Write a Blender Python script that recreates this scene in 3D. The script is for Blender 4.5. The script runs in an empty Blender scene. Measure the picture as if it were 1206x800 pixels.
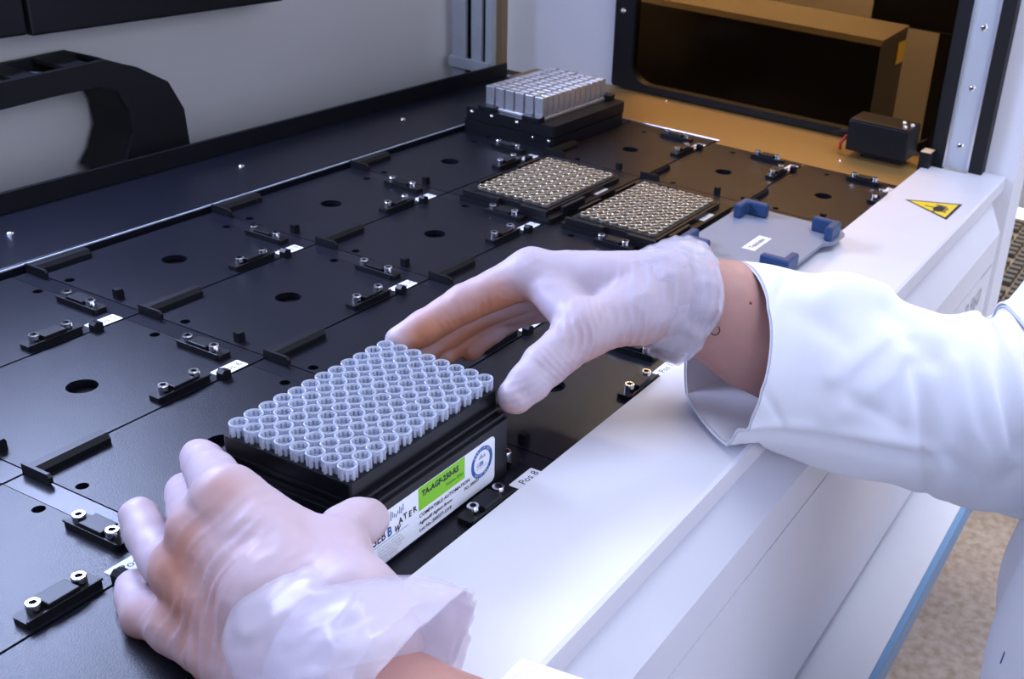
import bpy, bmesh, math, random
import numpy as np
from mathutils import Matrix, Vector, noise as mnoise
random.seed(7); np.random.seed(7)
S = 0.001                                   # everything below is written in millimetres
scene = bpy.context.scene
col = scene.collection
PI = math.pi

# ------------------------------------------------------------------ camera
cd = bpy.data.cameras.new('camera')
cam = bpy.data.objects.new('camera', cd); col.objects.link(cam)
cd.sensor_width = 36.0; cd.sensor_fit = 'HORIZONTAL'
cd.lens = 1334.25 / 1206 * 36
cd.shift_x = (603 - 837.93) / 1206; cd.shift_y = (427.70 - 400) / 1206
cd.dof.use_dof = True; cd.dof.focus_distance = 0.56; cd.dof.aperture_fstop = 28
cd.clip_start = 0.01; cd.clip_end = 50
cr, cu, cb = (0.434798, -0.895196, 0.097850), (0.368323, 0.275937, 0.887805), (-0.821759, -0.349976, 0.449698)
cam.matrix_world = Matrix(((cr[0], cu[0], cb[0], -0.434095), (cr[1], cu[1], cb[1], -0.596417),
                           (cr[2], cu[2], cb[2], 0.330800), (0, 0, 0, 1)))
scene.camera = cam

# ------------------------------------------------------------------ world, lamps, exposure
world = bpy.data.worlds.new('room_light'); scene.world = world; world.use_nodes = True
wb = world.node_tree.nodes['Background']
wb.inputs[0].default_value = (0.55, 0.64, 1.0, 1); wb.inputs[1].default_value = 0.62
def area(name, loc, target, sx, sy, power, color=(1, 1, 1), spread=180):
    l = bpy.data.lights.new(name, 'AREA'); l.shape = 'RECTANGLE'; l.size = sx; l.size_y = sy
    l.energy = power; l.color = color; l.spread = math.radians(spread)
    o = bpy.data.objects.new(name, l); col.objects.link(o); o.location = loc
    o.rotation_euler = (Vector(target) - Vector(loc)).to_track_quat('-Z', 'Y').to_euler()
    return o
area('ceiling_light_front', (0.50, -0.95, 2.1), (0.1, -0.3, 0), 1.4, 0.8, 27, (0.79, 0.85, 1.0))
area('fill_light_left', (-0.95, 0.15, 1.35), (-0.1, -0.1, 0), 0.9, 0.6, 2.5, (0.84, 0.89, 1.0))  # added fill from the left for the near tiles and hands
area('fill_light_front', (-0.35, -2.1, 0.75), (0.15, -0.4, -0.1), 1.6, 1.1, 21, (0.79, 0.85, 1.0))  # added soft fill to brighten the machine's front faces
area('ceiling_light_beyond', (1.95, 0.25, 1.7), (1.15, -0.05, -0.1), 1.2, 1.2, 100, (1.0, 0.93, 0.82))
area('deck_sheen_fill', (-0.08, 0.255, 0.36), (-0.15, -0.22, 0), 0.50, 0.16, 10.0, (0.52, 0.62, 1.0))  # added unseen lamp that puts a sheen on the near-left deck
scene.view_settings.view_transform = 'Standard'; scene.view_settings.look = 'None'
scene.view_settings.gamma = 1.0; scene.view_settings.exposure = 0.0
scene.view_settings.use_curve_mapping = False

# ------------------------------------------------------------------ materials
def mat(name, color, rough=0.5, metal=0.0, spec=0.5, nscale=0, nmix=0.0, bump=0.0, bscale=400, trans=0.0, emit=None, coat=0.0):
    m = bpy.data.materials.new(name); m.use_nodes = True
    nt = m.node_tree; p = nt.nodes['Principled BSDF']
    p.inputs['Base Color'].default_value = (*color, 1); p.inputs['Roughness'].default_value = rough
    p.inputs['Metallic'].default_value = metal; p.inputs['Specular IOR Level'].default_value = spec
    p.inputs['Transmission Weight'].default_value = trans; p.inputs['Coat Weight'].default_value = coat
    tc = nt.nodes.new('ShaderNodeTexCoord')
    if nmix > 0:
        n = nt.nodes.new('ShaderNodeTexNoise'); n.inputs['Scale'].default_value = nscale; n.inputs['Detail'].default_value = 5
        nt.links.new(tc.outputs['Object'], n.inputs['Vector'])
        r = nt.nodes.new('ShaderNodeMix'); r.data_type = 'RGBA'
        r.inputs[6].default_value = tuple(c * (1 - nmix) for c in color) + (1,)
        r.inputs[7].default_value = tuple(min(1, c * (1 + nmix)) for c in color) + (1,)
        nt.links.new(n.outputs['Fac'], r.inputs[0]); nt.links.new(r.outputs[2], p.inputs['Base Color'])
    if bump > 0:
        n2 = nt.nodes.new('ShaderNodeTexNoise'); n2.inputs['Scale'].default_value = bscale; n2.inputs['Detail'].default_value = 3
        nt.links.new(tc.outputs['Object'], n2.inputs['Vector'])
        b = nt.nodes.new('ShaderNodeBump'); b.inputs['Strength'].default_value = bump; b.inputs['Distance'].default_value = 0.0006
        nt.links.new(n2.outputs['Fac'], b.inputs['Height']); nt.links.new(b.outputs['Normal'], p.inputs['Normal'])
    if emit:
        p.inputs['Emission Color'].default_value = (*emit[:3], 1); p.inputs['Emission Strength'].default_value = emit[3]
    return m
M = {}
M['deck'] = mat('black_anodised_deck', (0.0065, 0.007, 0.0125), 0.33, 0, 0.34, 900, 0.25, 0.25, 1500)
M['deck_strip'] = mat('black_milled_strip', (0.0085, 0.009, 0.015), 0.29, 0, 0.34, 600, 0.2, 0.1, 900)
M['black'] = mat('black_anodised_part', (0.0065, 0.0065, 0.009), 0.42, 0, 0.3, 500, 0.2)
M['black_matte'] = mat('matte_black_plastic', (0.008, 0.008, 0.010), 0.6, 0, 0.3, 300, 0.2)
M['void'] = mat('dark_hole', (0.003, 0.003, 0.004), 0.8, 0, 0.1)
M['rack'] = mat('black_rack_plastic', (0.0045, 0.0045, 0.0065), 0.32, 0, 0.32, 700, 0.2, 0.08, 900)
M['rack_base'] = mat('black_rack_base_plastic', (0.0065, 0.0065, 0.009), 0.36, 0, 0.35, 700, 0.2, 0.1, 900)
M['steel'] = mat('bright_steel', (0.80, 0.80, 0.82), 0.18, 1.0)
M['alu'] = mat('brushed_aluminium', (0.72, 0.74, 0.78), 0.30, 1.0, 0.5, 200, 0.08)
M['alu_posts'] = mat('machined_aluminium', (0.74, 0.74, 0.76), 0.30, 0.8, 0.5, 300, 0.06)
M['alu_matte'] = mat('satin_aluminium_strip', (0.50, 0.54, 0.60), 0.45, 0.15, 0.5, 60, 0.08)
M['white'] = mat('white_powder_coat', (0.74, 0.74, 0.80), 0.40, 0, 0.4, 40, 0.02, 0.06, 900)
M['white_in'] = mat('white_inner_panel', (0.76, 0.78, 0.85), 0.5, 0, 0.3, 20, 0.03)
M['grey_wall'] = mat('grey_inner_panel', (0.60, 0.585, 0.575), 0.6, 0, 0.3, 8, 0.05)
M['plate_metal'] = mat('amber_lit_end_plate', (0.33, 0.20, 0.065), 0.40, 0.25, 0.5, 300, 0.05, 0.1, 900)  # amber light from the window is put into the base colour
M['label'] = mat('white_label', (0.82, 0.83, 0.88), 0.5, 0, 0.3)
M['ink'] = mat('black_ink', (0.015, 0.015, 0.03), 0.6)
M['ink_blue'] = mat('blue_ink', (0.03, 0.10, 0.32), 0.5)
M['ink_grey'] = mat('grey_ink', (0.42, 0.40, 0.43), 0.6)
M['ink_steel'] = mat('slate_blue_ink', (0.20, 0.27, 0.40), 0.6)
M['green'] = mat('green_print', (0.22, 0.56, 0.02), 0.5)
M['yellow'] = mat('yellow_print', (0.86, 0.66, 0.04), 0.45)
M['shaker'] = mat('grey_blue_shaker_plate', (0.23, 0.265, 0.34), 0.45, 0, 0.4, 60, 0.04)
M['blue_rubber'] = mat('blue_clamp_plastic', (0.022, 0.058, 0.15), 0.45, 0, 0.4, 200, 0.15)
M['well'] = mat('amber_grey_well_rim', (0.72, 0.66, 0.53), 0.20, 0.75, 0.5)
M['well_in'] = mat('dark_gold_well', (0.11, 0.068, 0.022), 0.4, 0.0, 0.5)
M['bench'] = mat('white_bench_laminate', (0.72, 0.73, 0.79), 0.45, 0, 0.4, 30, 0.02)
M['bench_edge'] = mat('blue_bench_edge', (0.13, 0.29, 0.52), 0.45, 0, 0.4, 30, 0.04)
M['cable'] = mat('pale_blue_cable', (0.50, 0.62, 0.85), 0.45)
M['red_wire'] = mat('red_wire', (0.5, 0.03, 0.02), 0.4)
M['tan'] = mat('tan_worktop', (0.75, 0.60, 0.42), 0.5, 0, 0.3, 14, 0.1)
M['brown_strip'] = mat('thin_brown_bar', (0.22, 0.15, 0.07), 0.5)
M['device_top'] = mat('beige_device_top', (0.20, 0.165, 0.13), 0.5, 0, 0.3, 30, 0.06)
M['device'] = mat('black_device_front', (0.006, 0.006, 0.009), 0.35, 0, 0.3)
M['key'] = mat('dark_key_cap', (0.045, 0.038, 0.032), 0.4)
M['key_tray'] = mat('brown_keyboard_tray', (0.16, 0.11, 0.065), 0.5)
M['coat'] = mat('white_cotton', (0.83, 0.85, 0.90), 0.8, 0, 0.15, 30, 0.02, 0.15, 2500)
M['wall_room'] = mat('white_room_wall', (0.75, 0.76, 0.80), 0.7)

def floor_mat():
    m = mat('speckled_vinyl_floor', (0.34, 0.27, 0.22), 0.55, 0, 0.3); nt = m.node_tree; p = nt.nodes['Principled BSDF']
    tc = nt.nodes.new('ShaderNodeTexCoord'); n = nt.nodes.new('ShaderNodeTexNoise'); n.inputs['Scale'].default_value = 55; n.inputs['Detail'].default_value = 8
    r = nt.nodes.new('ShaderNodeValToRGB'); e = r.color_ramp.elements
    e[0].position = 0.35; e[0].color = (0.40, 0.31, 0.23, 1); e[1].position = 0.65; e[1].color = (0.56, 0.47, 0.40, 1)
    x = r.color_ramp.elements.new(0.5); x.color = (0.48, 0.39, 0.33, 1)
    nt.links.new(tc.outputs['Object'], n.inputs['Vector']); nt.links.new(n.outputs['Fac'], r.inputs[0]); nt.links.new(r.outputs[0], p.inputs['Base Color'])
    return m
M['floor'] = floor_mat()

def clear_mat(name, tint, fac, color, rough):
    m = bpy.data.materials.new(name); m.use_nodes = True; nt = m.node_tree; p = nt.nodes['Principled BSDF']
    p.inputs['Base Color'].default_value = (*color, 1); p.inputs['Roughness'].default_value = rough
    t = nt.nodes.new('ShaderNodeBsdfTransparent'); t.inputs[0].default_value = (*tint, 1)
    mx = nt.nodes.new('ShaderNodeMixShader'); mx.inputs[0].default_value = fac
    nt.links.new(t.outputs[0], mx.inputs[1]); nt.links.new(p.outputs[0], mx.inputs[2])
    nt.links.new(mx.outputs[0], nt.nodes['Material Output'].inputs['Surface'])
    return m
M['tip'] = clear_mat('clear_polypropylene', (0.95, 0.97, 1.0), 0.50, (0.64, 0.67, 0.75), 0.08)
M['tip_wall'] = clear_mat('clear_thin_polypropylene', (0.93, 0.95, 1.0), 0.30, (0.7, 0.75, 0.9), 0.06)
M['amber'] = clear_mat('amber_acrylic', (0.54, 0.41, 0.25), 0.05, (0.02, 0.012, 0.004), 0.08)

def glove_mat():
    m = bpy.data.materials.new('thin_vinyl_glove'); m.use_nodes = True; nt = m.node_tree; p = nt.nodes['Principled BSDF']
    at = nt.nodes.new('ShaderNodeAttribute'); at.attribute_name = 'skin'
    tc = nt.nodes.new('ShaderNodeTexCoord'); n = nt.nodes.new('ShaderNodeTexNoise'); n.inputs['Scale'].default_value = 45; n.inputs['Detail'].default_value = 4
    nt.links.new(tc.outputs['Object'], n.inputs['Vector'])
    mul = nt.nodes.new('ShaderNodeMath'); mul.operation = 'MULTIPLY_ADD'; mul.inputs[1].default_value = 0.16; mul.inputs[2].default_value = -0.08
    nt.links.new(n.outputs['Fac'], mul.inputs[0])
    ad = nt.nodes.new('ShaderNodeMath'); ad.operation = 'ADD'; ad.use_clamp = True
    nt.links.new(at.outputs['Fac'], ad.inputs[0]); nt.links.new(mul.outputs[0], ad.inputs[1])
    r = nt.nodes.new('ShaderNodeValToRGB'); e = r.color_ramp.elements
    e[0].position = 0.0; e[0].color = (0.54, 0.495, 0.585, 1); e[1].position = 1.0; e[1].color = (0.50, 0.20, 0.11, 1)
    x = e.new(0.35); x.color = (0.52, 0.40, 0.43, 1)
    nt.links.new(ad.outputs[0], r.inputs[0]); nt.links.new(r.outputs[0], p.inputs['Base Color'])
    p.inputs['Roughness'].default_value = 0.46; p.inputs['Specular IOR Level'].default_value = 0.28
    p.inputs['Subsurface Weight'].default_value = 0.12; p.inputs['Subsurface Radius'].default_value = (0.004, 0.002, 0.0015); p.inputs['Subsurface Scale'].default_value = 1.0
    return m
M['glove'] = glove_mat()
M['glove_cuff'] = clear_mat('loose_vinyl_cuff', (0.96, 0.94, 0.97), 0.26, (0.90, 0.87, 0.91), 0.25)
def skin_mat():
    m = mat('skin', (0.50, 0.27, 0.23), 0.5, 0, 0.4, 90, 0.12, 0.12, 1200); p = m.node_tree.nodes['Principled BSDF']
    p.inputs['Subsurface Weight'].default_value = 0.15; p.inputs['Subsurface Radius'].default_value = (0.006, 0.002, 0.001); p.inputs['Subsurface Scale'].default_value = 1.0
    return m
M['skin'] = skin_mat()
M['mole'] = mat('brown_mole', (0.22, 0.06, 0.02), 0.6)
M['tattoo'] = mat('dark_tattoo_ink', (0.07, 0.05, 0.045), 0.6)

# ------------------------------------------------------------------ mesh builder
class B:
    def __init__(s): s.bm = bmesh.new(); s.mi = 0
    def _fin(s, vs):
        fs = {f for v in vs for f in v.link_faces}
        for f in fs: f.material_index = s.mi
        return s
    def box(s, x0, x1, y0, y1, z0, z1, bev=0, mtx=None):
        r = bmesh.ops.create_cube(s.bm, size=1.0); vs = r['verts']
        for v in vs:
            v.co = Vector((x0 + (v.co.x + .5) * (x1 - x0), y0 + (v.co.y + .5) * (y1 - y0), z0 + (v.co.z + .5) * (z1 - z0)))
        if bev > 0:
            es = list({e for v in vs for e in v.link_edges})
            rr = bmesh.ops.bevel(s.bm, geom=es, offset=bev, segments=2, profile=0.5, affect='EDGES')
            vs = list({v for f in rr['faces'] for v in f.verts} | {v for v in vs if v.is_valid})
        if mtx is not None: bmesh.ops.transform(s.bm, matrix=mtx, verts=vs)
        return s._fin(vs)
    def lathe(s, prof, seg=20, c=(0, 0, 0), cap=False, mis=None):
        rings = []
        for (r, z) in prof:
            rings.append([s.bm.verts.new((c[0] + r * math.cos(2 * PI * k / seg), c[1] + r * math.sin(2 * PI * k / seg), c[2] + z)) for k in range(seg)])
        for i in range(len(rings) - 1):
            for k in range(seg):
                f = s.bm.faces.new((rings[i][k], rings[i][(k + 1) % seg], rings[i + 1][(k + 1) % seg], rings[i + 1][k]))
                f.material_index = mis[i] if mis else s.mi; f.smooth = True
        if cap:
            for rg, fl in ((rings[0], True), (rings[-1], False)):
                f = s.bm.faces.new(rg[::-1] if fl else rg); f.material_index = s.mi
        return s
    def prism(s, poly, axis, a, b):
        """poly: 2D outline extruded along axis from a to b. x:(y,z) y:(x,z) z:(x,y)"""
        def P(u, v, w): return {'x': (w, u, v), 'y': (u, w, v), 'z': (u, v, w)}[axis]
        A = [s.bm.verts.new(P(u, v, a)) for u, v in poly]; C = [s.bm.verts.new(P(u, v, b)) for u, v in poly]
        n = len(poly)
        fs = [s.bm.faces.new(A), s.bm.faces.new(C[::-1])]
        for k in range(n): fs.append(s.bm.faces.new((A[k], C[k], C[(k + 1) % n], A[(k + 1) % n])))
        for f in fs: f.material_index = s.mi
        return s
    def holed(s, outer, holes, axis, a, b):
        """plate with holes: outlines are 2D loops"""
        def P(u, v, w): return {'x': (w, u, v), 'y': (u, w, v), 'z': (u, v, w)}[axis]
        for w in (a, b):
            edges = []
            for loop in [outer] + holes:
                vs = [s.bm.verts.new(P(u, v, w)) for u, v in loop]
                edges += [s.bm.edges.new((vs[k], vs[(k + 1) % len(vs)])) for k in range(len(vs))]
            r = bmesh.ops.triangle_fill(s.bm, use_beauty=True, use_dissolve=False, edges=edges)
            for f in r['geom']:
                if isinstance(f, bmesh.types.BMFace): f.material_index = s.mi
        for loop in [outer] + holes:
            n = len(loop)
            A = [s.bm.verts.new(P(u, v, a)) for u, v in loop]; C = [s.bm.verts.new(P(u, v, b)) for u, v in loop]
            for k in range(n):
                f = s.bm.faces.new((A[k], C[k], C[(k + 1) % n], A[(k + 1) % n])); f.material_index = s.mi
        bmesh.ops.remove_doubles(s.bm, verts=s.bm.verts, dist=1e-4)
        return s
    def tube(s, pts, r, seg=10):
        pts = [Vector(p) for p in pts]; rings = []; up = None
        for i, p in enumerate(pts):
            d = (pts[min(i + 1, len(pts) - 1)] - pts[max(i - 1, 0)]).normalized()
            if up is None: up = d.orthogonal().normalized()
            up = (up - d * up.dot(d)).normalized(); sd = d.cross(up)
            rr = r[i] if isinstance(r, (list, tuple)) else r
            rings.append([s.bm.verts.new(p + (up * math.cos(2 * PI * k / seg) + sd * math.sin(2 * PI * k / seg)) * rr) for k in range(seg)])
        for i in range(len(rings) - 1):
            for k in range(seg):
                f = s.bm.faces.new((rings[i][k], rings[i][(k + 1) % seg], rings[i + 1][(k + 1) % seg], rings[i + 1][k])); f.smooth = True; f.material_index = s.mi
        for rg in (rings[0][::-1], rings[-1]):
            f = s.bm.faces.new(rg); f.material_index = s.mi
        return s
    def text(s, txt, size, mtx, bold=0.0, align='LEFT', sx=1.0):
        c = bpy.data.curves.new('lettering', 'FONT'); c.body = txt; c.size = size; c.align_x = align; c.resolution_u = 2; c.offset = bold * size
        o = bpy.data.objects.new('lettering', c); me = o.to_mesh()
        vs = [s.bm.verts.new(mtx @ Vector((v.co.x * sx, v.co.y, 0))) for v in me.vertices]
        for p in me.polygons:
            try:
                f = s.bm.faces.new([vs[i] for i in p.vertices]); f.material_index = s.mi
            except ValueError: pass
        o.to_mesh_clear(); bpy.data.objects.remove(o); bpy.data.curves.remove(c)
        return s
    def poly(s, pts, mtx=None):
        vs = [s.bm.verts.new((mtx @ Vector(p)) if mtx is not None else p) for p in pts]
        f = s.bm.faces.new(vs); f.material_index = s.mi
        return s
    def mesh(s, name, smooth=False):
        if smooth is not None:
            pass
        bmesh.ops.recalc_face_normals(s.bm, faces=[f for f in s.bm.faces if len(f.edges) and any(len(e.link_faces) > 1 for e in f.edges)])
        for v in s.bm.verts: v.co *= S
        me = bpy.data.meshes.new(name); s.bm.to_mesh(me); s.bm.free()
        if smooth:
            for p in me.polygons: p.use_smooth = True
        return me
    def build(s, name, mats, parent=None, loc=(0, 0, 0), smooth=False):
        me = s.mesh(name, smooth)
        for m in (mats if isinstance(mats, (list, tuple)) else [mats]): me.materials.append(M[m])
        return place(name, me, parent, loc)
def place(name, me, parent=None, loc=(0, 0, 0), rotz=0.0):
    o = bpy.data.objects.new(name, me); col.objects.link(o)
    o.location = tuple(c * S for c in loc); o.rotation_euler = (0, 0, rotz)
    if parent is not None: o.parent = parent
    return o
def tag(o, label=None, cat=None, group=None, kind=None):
    if label: o['label'] = label
    if cat: o['category'] = cat
    if group: o['group'] = group
    if kind: o['kind'] = kind
    return o
def thing(name, label, cat, loc=(0, 0, 0), group=None, rotz=0.0):
    o = bpy.data.objects.new(name, None); col.objects.link(o); o.empty_display_size = 0.02
    o.location = tuple(c * S for c in loc); o.rotation_euler = (0, 0, rotz)
    return tag(o, label, cat, group)
def copy_tree(o, parent=None):
    c = o.copy(); col.objects.link(c); c.parent = parent
    for ch in list(o.children): copy_tree(ch, c)
    return c
def circle(cx, cy, r, n=24): return [(cx + r * math.cos(2 * PI * k / n), cy + r * math.sin(2 * PI * k / n)) for k in range(n)]
def rrect(x0, x1, y0, y1, r, n=6):
    out = []
    for cx, cy, a0 in ((x1 - r, y1 - r, 0), (x0 + r, y1 - r, PI / 2), (x0 + r, y0 + r, PI), (x1 - r, y0 + r, 1.5 * PI)):
        out += [(cx + r * math.cos(a0 + PI / 2 * k / n), cy + r * math.sin(a0 + PI / 2 * k / n)) for k in range(n + 1)]
    return out
ID = Matrix.Identity(4)
def T(x, y, z): return Matrix.Translation((x, y, z))
FLAT = lambda x, y, z: T(x, y, z)                                             # text lying face up, read along +x
FRONT = lambda x, y, z: T(x, y, z) @ Matrix.Rotation(PI / 2, 4, 'X')          # text standing, facing -y

# ------------------------------------------------------------------ the room and bench
b = B(); b.box(-2500, 3200, -3200, 2500, -1040, -1020); tag(b.build('floor', 'floor'), kind='structure')
b = B(); b.box(2600, 2640, -3200, 2500, -1020, 1900); b.build('wall_right', 'wall_room'); tag(bpy.data.objects['wall_right'], kind='structure')
b = B(); b.box(-2500, 2600, 900, 940, -1020, 1900); tag(b.build('wall_back', 'wall_room'), kind='structure')
b = B(); b.box(2585, 2600, -3200, 900, -1020, -930, 2); tag(b.build('baseboard_right', 'white_in'), kind='structure')

bench = thing('lab_bench', 'white laboratory bench with a pale blue front edge carrying the deck machine', 'bench', (500, 200, -1020))
b = B(); b.box(-1500, 1100, -662, 650, 705, 733, 1); b.build('worktop', 'bench', bench)
b = B(); b.box(-1500, 1100, -668, -661.5, 704, 733.5, 1); b.build('edge_band', 'bench_edge', bench)
for x, y in ((-1440, -300), (1040, -300), (-1440, 600), (1040, 600)):
    b = B(); b.box(x - 25, x + 25, y - 25, y + 25, 0, 705, 2); b.build('leg', 'alu', bench)

# ------------------------------------------------------------------ the deck machine
PX, PY = 155.23, 104.64
mach = thing('liquid_handling_robot', 'white enclosed bench machine with a black numbered deck and amber side window', 'lab machine', (0, 0, 0))
b = B(); b.box(-480, 765, -322, 112, -14, -5); b.build('deck_base', 'void', mach)
# front panel: cap with lip, sloping shoulder, front face in two leaves with a fine seam
b = B(); b.prism([(-323, 3), (-403, 3), (-405, 1.5), (-405, -12), (-323, -12)], 'x', -480, 716); b.build('front_cap', 'white', mach)
b = B(); b.prism([(-368, 3), (-403, 3), (-405, 1.5), (-405, -12), (-368, -12)], 'x', 716.2, 739); b.build('front_cap_end', 'white', mach)
fp = B().prism([(-396, -12.2), (-415, -50), (-415, -82.4), (-330, -82.4), (-330, -12.2)], 'x', -480, 716).build('front_shoulder', 'white', mach)
fl = B().prism([(-415, -83.6), (-415, -271), (-330, -271), (-330, -83.6)], 'x', -480, 716); fl.build('front_door', 'white', mach)
b = B(); b.text('P 960', 30, FRONT(612, -415.3, -118), 0.0, 'LEFT', 1.0); b.build('model_lettering', 'ink_grey', mach)
b = B(); b.box(662, 708, -415.4, -415.1, -84.2, -82.6); b.build('badge_line', 'ink_grey', mach)
b = B(); b.box(-480, 716, -330, 330, -268, -16); b.build('lower_cabinet', 'white_in', mach)
for x in (-440, 640):
    for y in (-320, 280):
        b = B(); b.lathe([(0.1, -286.6), (20, -286.6), (22, -268), (0.1, -268)], 18, (x, y, 0)); b.build('foot', 'black', mach)
# warning sticker
wt = B(); wt.mi = 1; wt.poly([(587, -341.2, 3.12), (556, -390.6, 3.12), (612.3, -391.2, 3.12)])
wt.mi = 0; wt.poly([(586.3, -346.0, 3.2), (561.5, -387.8, 3.2), (607.5, -388.4, 3.2)])
wt.mi = 1
wt.poly([(583 + 9 * math.cos(a) - 1, -376 + 5.0 * math.sin(a), 3.28) for a in [2 * PI * k / 20 for k in range(20)]])
for k in range(4): wt.box(575 + k * 4.2, 577.6 + k * 4.2, -384.5 + (k % 2), -377, 3.2, 3.3)
wt.box(591, 593.5, -381, -371, 3.2, 3.3); wt.box(567, 573, -375, -373, 3.2, 3.3); wt.box(582, 584, -371, -362, 3.2, 3.3)
wt.build('warning_sticker', ['yellow', 'ink'], mach)

# end post, rails, side wall with amber window
b = B(); b.prism([(-376, -268), (-376, 700), (-404, 700), (-418, -268)], 'x', 740, 800); b.build('end_post', 'white', mach)
b = B(); b.prism([(-340.5, 3), (-340.5, 700), (-368, 700), (-368, 3)], 'x', 725, 731); b.build('guide_rail', 'alu_matte', mach)
gr = B(); gr.box(722.5, 725, -343, -340.5, 3, 700); gr.box(722.5, 725, -368, -365.5, 3, 700); gr.build('rail_edge', 'alu', mach)
for z in (28, 88, 148, 210):
    sc = B().lathe([(0.1, 0), (3.4, 0), (3.9, -1.2)], 16); sc.mi = 1; sc.lathe([(1.7, 0.15), (0.1, 0.15)], 8)
    o = sc.build('rail_screw', ['steel', 'ink'], mach, (724.6, -354.5, z)); o.rotation_euler = (0, -PI / 2, 0)
b = B(); b.box(722, 740, -382, -368.2, 3.2, 700); b.build('post_seal', 'black_matte', mach)
b = B(); b.box(722, 740, -340.4, -326, 0, 700); b.build('window_post', 'black_matte', mach)
# side wall: white panel and a black frame holding the amber pane
b = B(); b.box(772, 780, 82, 335, -10, 640); b.build('side_panel', 'white_in', mach)
outer = rrect(-330, 84, 2, 500, 4, 3); inner = rrect(-316, 58, 10, 480, 24, 8)
fr = B().holed(outer, [inner], 'x', 762, 776); fr.build('window_frame', 'black', mach)
b = B(); b.prism(rrect(-318, 60, 8, 482, 24, 8), 'x', 767, 770); b.build('amber_pane', 'amber', mach)
for y, z in ((73, 91), (73, 260)):
    b = B(); b.lathe([(0.1, 2), (2.6, 1.6), (3.3, 0), (3.3, -1)], 14); o = b.build('frame_screw', 'steel', mach, (761.6, y, z)); o.rotation_euler = (0, -PI / 2, 0)
# end deck plate under the window, bright strip standing in for the highlight along its edge
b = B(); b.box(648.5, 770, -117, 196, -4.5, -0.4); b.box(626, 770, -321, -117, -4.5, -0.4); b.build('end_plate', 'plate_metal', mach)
b = B(); b.box(645.4, 648.4, -117, 93, -4, 0.6, 0.4); b.build('plate_highlight', 'alu', mach)
for x, y in ((752, 3), (674, -244), (700, 120)):
    b = B(); b.lathe([(0.1, 1.2), (2.2, 1.0), (2.8, -.3)], 12); b.build('plate_screw', 'steel', mach, (x, y, -0.4))
# back strip with raised rear lip
b = B(); b.prism([(98, -5), (98, 4.2), (100.2, 5), (186, 5), (186, -5)], 'x', -480, 690); b.build('back_ledge', 'deck', mach)
b = B(); b.box(-480, 690, 184.5, 187.5, 5.0, 20.5, 0.3); b.build('back_lip', 'black', mach)
b = B(); b.box(-480, 690, 97.0, 98, 3.7, 4.6); b.build('ledge_highlight', 'alu_matte', mach)  # pale strip in place of the highlight along the black ledge
for x in (40, 250, 460):
    b = B(); b.lathe([(0.1, 1.4), (2.4, 1.2), (3.0, 0)], 12); b.build('ledge_screw', 'steel', mach, (x, 150, 5))
b = B(); b.box(-480, 770, 187.6, 335, -24, -16); b.build('rear_floor', 'grey_wall', mach)
b = B(); b.box(-480, 715, 280, 290, -16, 640); b.build('rear_panel', 'grey_wall', mach)
b = B(); b.box(-480, 780, -300, 343, 560, 572); b.build('roof_panel', 'white_in', mach)
for x0, x1, z0 in ((-480, 138, 114.6), (141, 398, 113.2)):
    b = B(); b.box(x0, x1, 236, 279.5, z0, 215, 2); b.build('gantry_beam', 'black', mach)
# corner profile
cp = B()
for y0, y1 in ((249, 268), (226, 240)): cp.box(694, 714, y0, y1, -16, 560, 0.6)
cp.build('corner_profile', 'alu_matte', mach)
b = B(); b.box(700, 714, 240, 249, -16, 560); b.box(700, 714, 220, 226, -16, 560); b.build('profile_slot', 'void', mach)
b = B(); b.box(695, 714.5, 211, 220, -16, 560); b.build('profile_cover', 'alu_matte', mach)
b = B(); b.box(704, 715.5, 203, 211, -16, 560); b.build('profile_brown_bar', 'brown_strip', mach)  # thin brown bar along the profile
b = B(); b.box(688, 694, 212, 269, 2, 15, 1); b.build('profile_bracket', 'alu_matte', mach)

# ------------------------------------------------------------------ deck tiles: 6 x 4 positions
# tile frame: origin at the right end of its position label
def tile_mesh(x1, hole=True):
    b = B()
    holes = [circle(-71.4, 41.3, 8.3, 28), circle(-136.5, 63, 3.1, 14), circle(-4.6, 62.5, 3.1, 14)]
    b.holed([(-141.6, -9.9), (x1, -9.9), (x1, 93.2), (-141.6, 93.2)], holes, 'z', -4.2, 0)
    me = b.mesh('deck_tile'); me.materials.append(M['deck']); return me
tile_me = tile_mesh(-0.4)
b = B(); b.box(0.1, 12.9, -9.9, 93.2, -4.2, -0.15); strip_me = b.mesh('channel_strip'); strip_me.materials.append(M['deck_strip'])
b = B(); b.box(0.1, 24.0, -9.9, 93.2, -4.2, -0.15); strip_wide_me = b.mesh('channel_strip'); strip_wide_me.materials.append(M['deck_strip'])
def clamp_me():
    b = B(); b.prism(rrect(-17.5, 17.5, -5.2, 5.2, 2.0, 3), 'z', 0, 3.2); b.box(-7.2, 7.2, -4.6, 4.8, 3.2, 6.6, 0.4); b.box(-17.5, 17.5, -5.2, -4.0, 3.2, 4.4, 0.3)
    me = b.mesh('spring_clamp'); me.materials.append(M['black']); return me
clamp = clamp_me()
b = B(); b.lathe([(3.1, 0), (3.1, 4.4), (2.8, 4.9), (1.7, 4.9)], 16); b.mi = 1; b.lathe([(1.7, 4.9), (1.5, 3.4), (0.1, 3.4)], 6)
screw = b.mesh('clamp_screw'); [setattr(p, 'use_smooth', False) for p in screw.polygons]; screw.materials.append(M['steel']); screw.materials.append(M['ink'])
b = B(); b.prism([(-3.2, 0), (-3.2, 4.6), (-1.2, 6.4), (3.2, 5.0), (3.2, 0)], 'y', -2.4, 2.4); peg = b.mesh('locating_peg'); peg.materials.append(M['black'])
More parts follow.
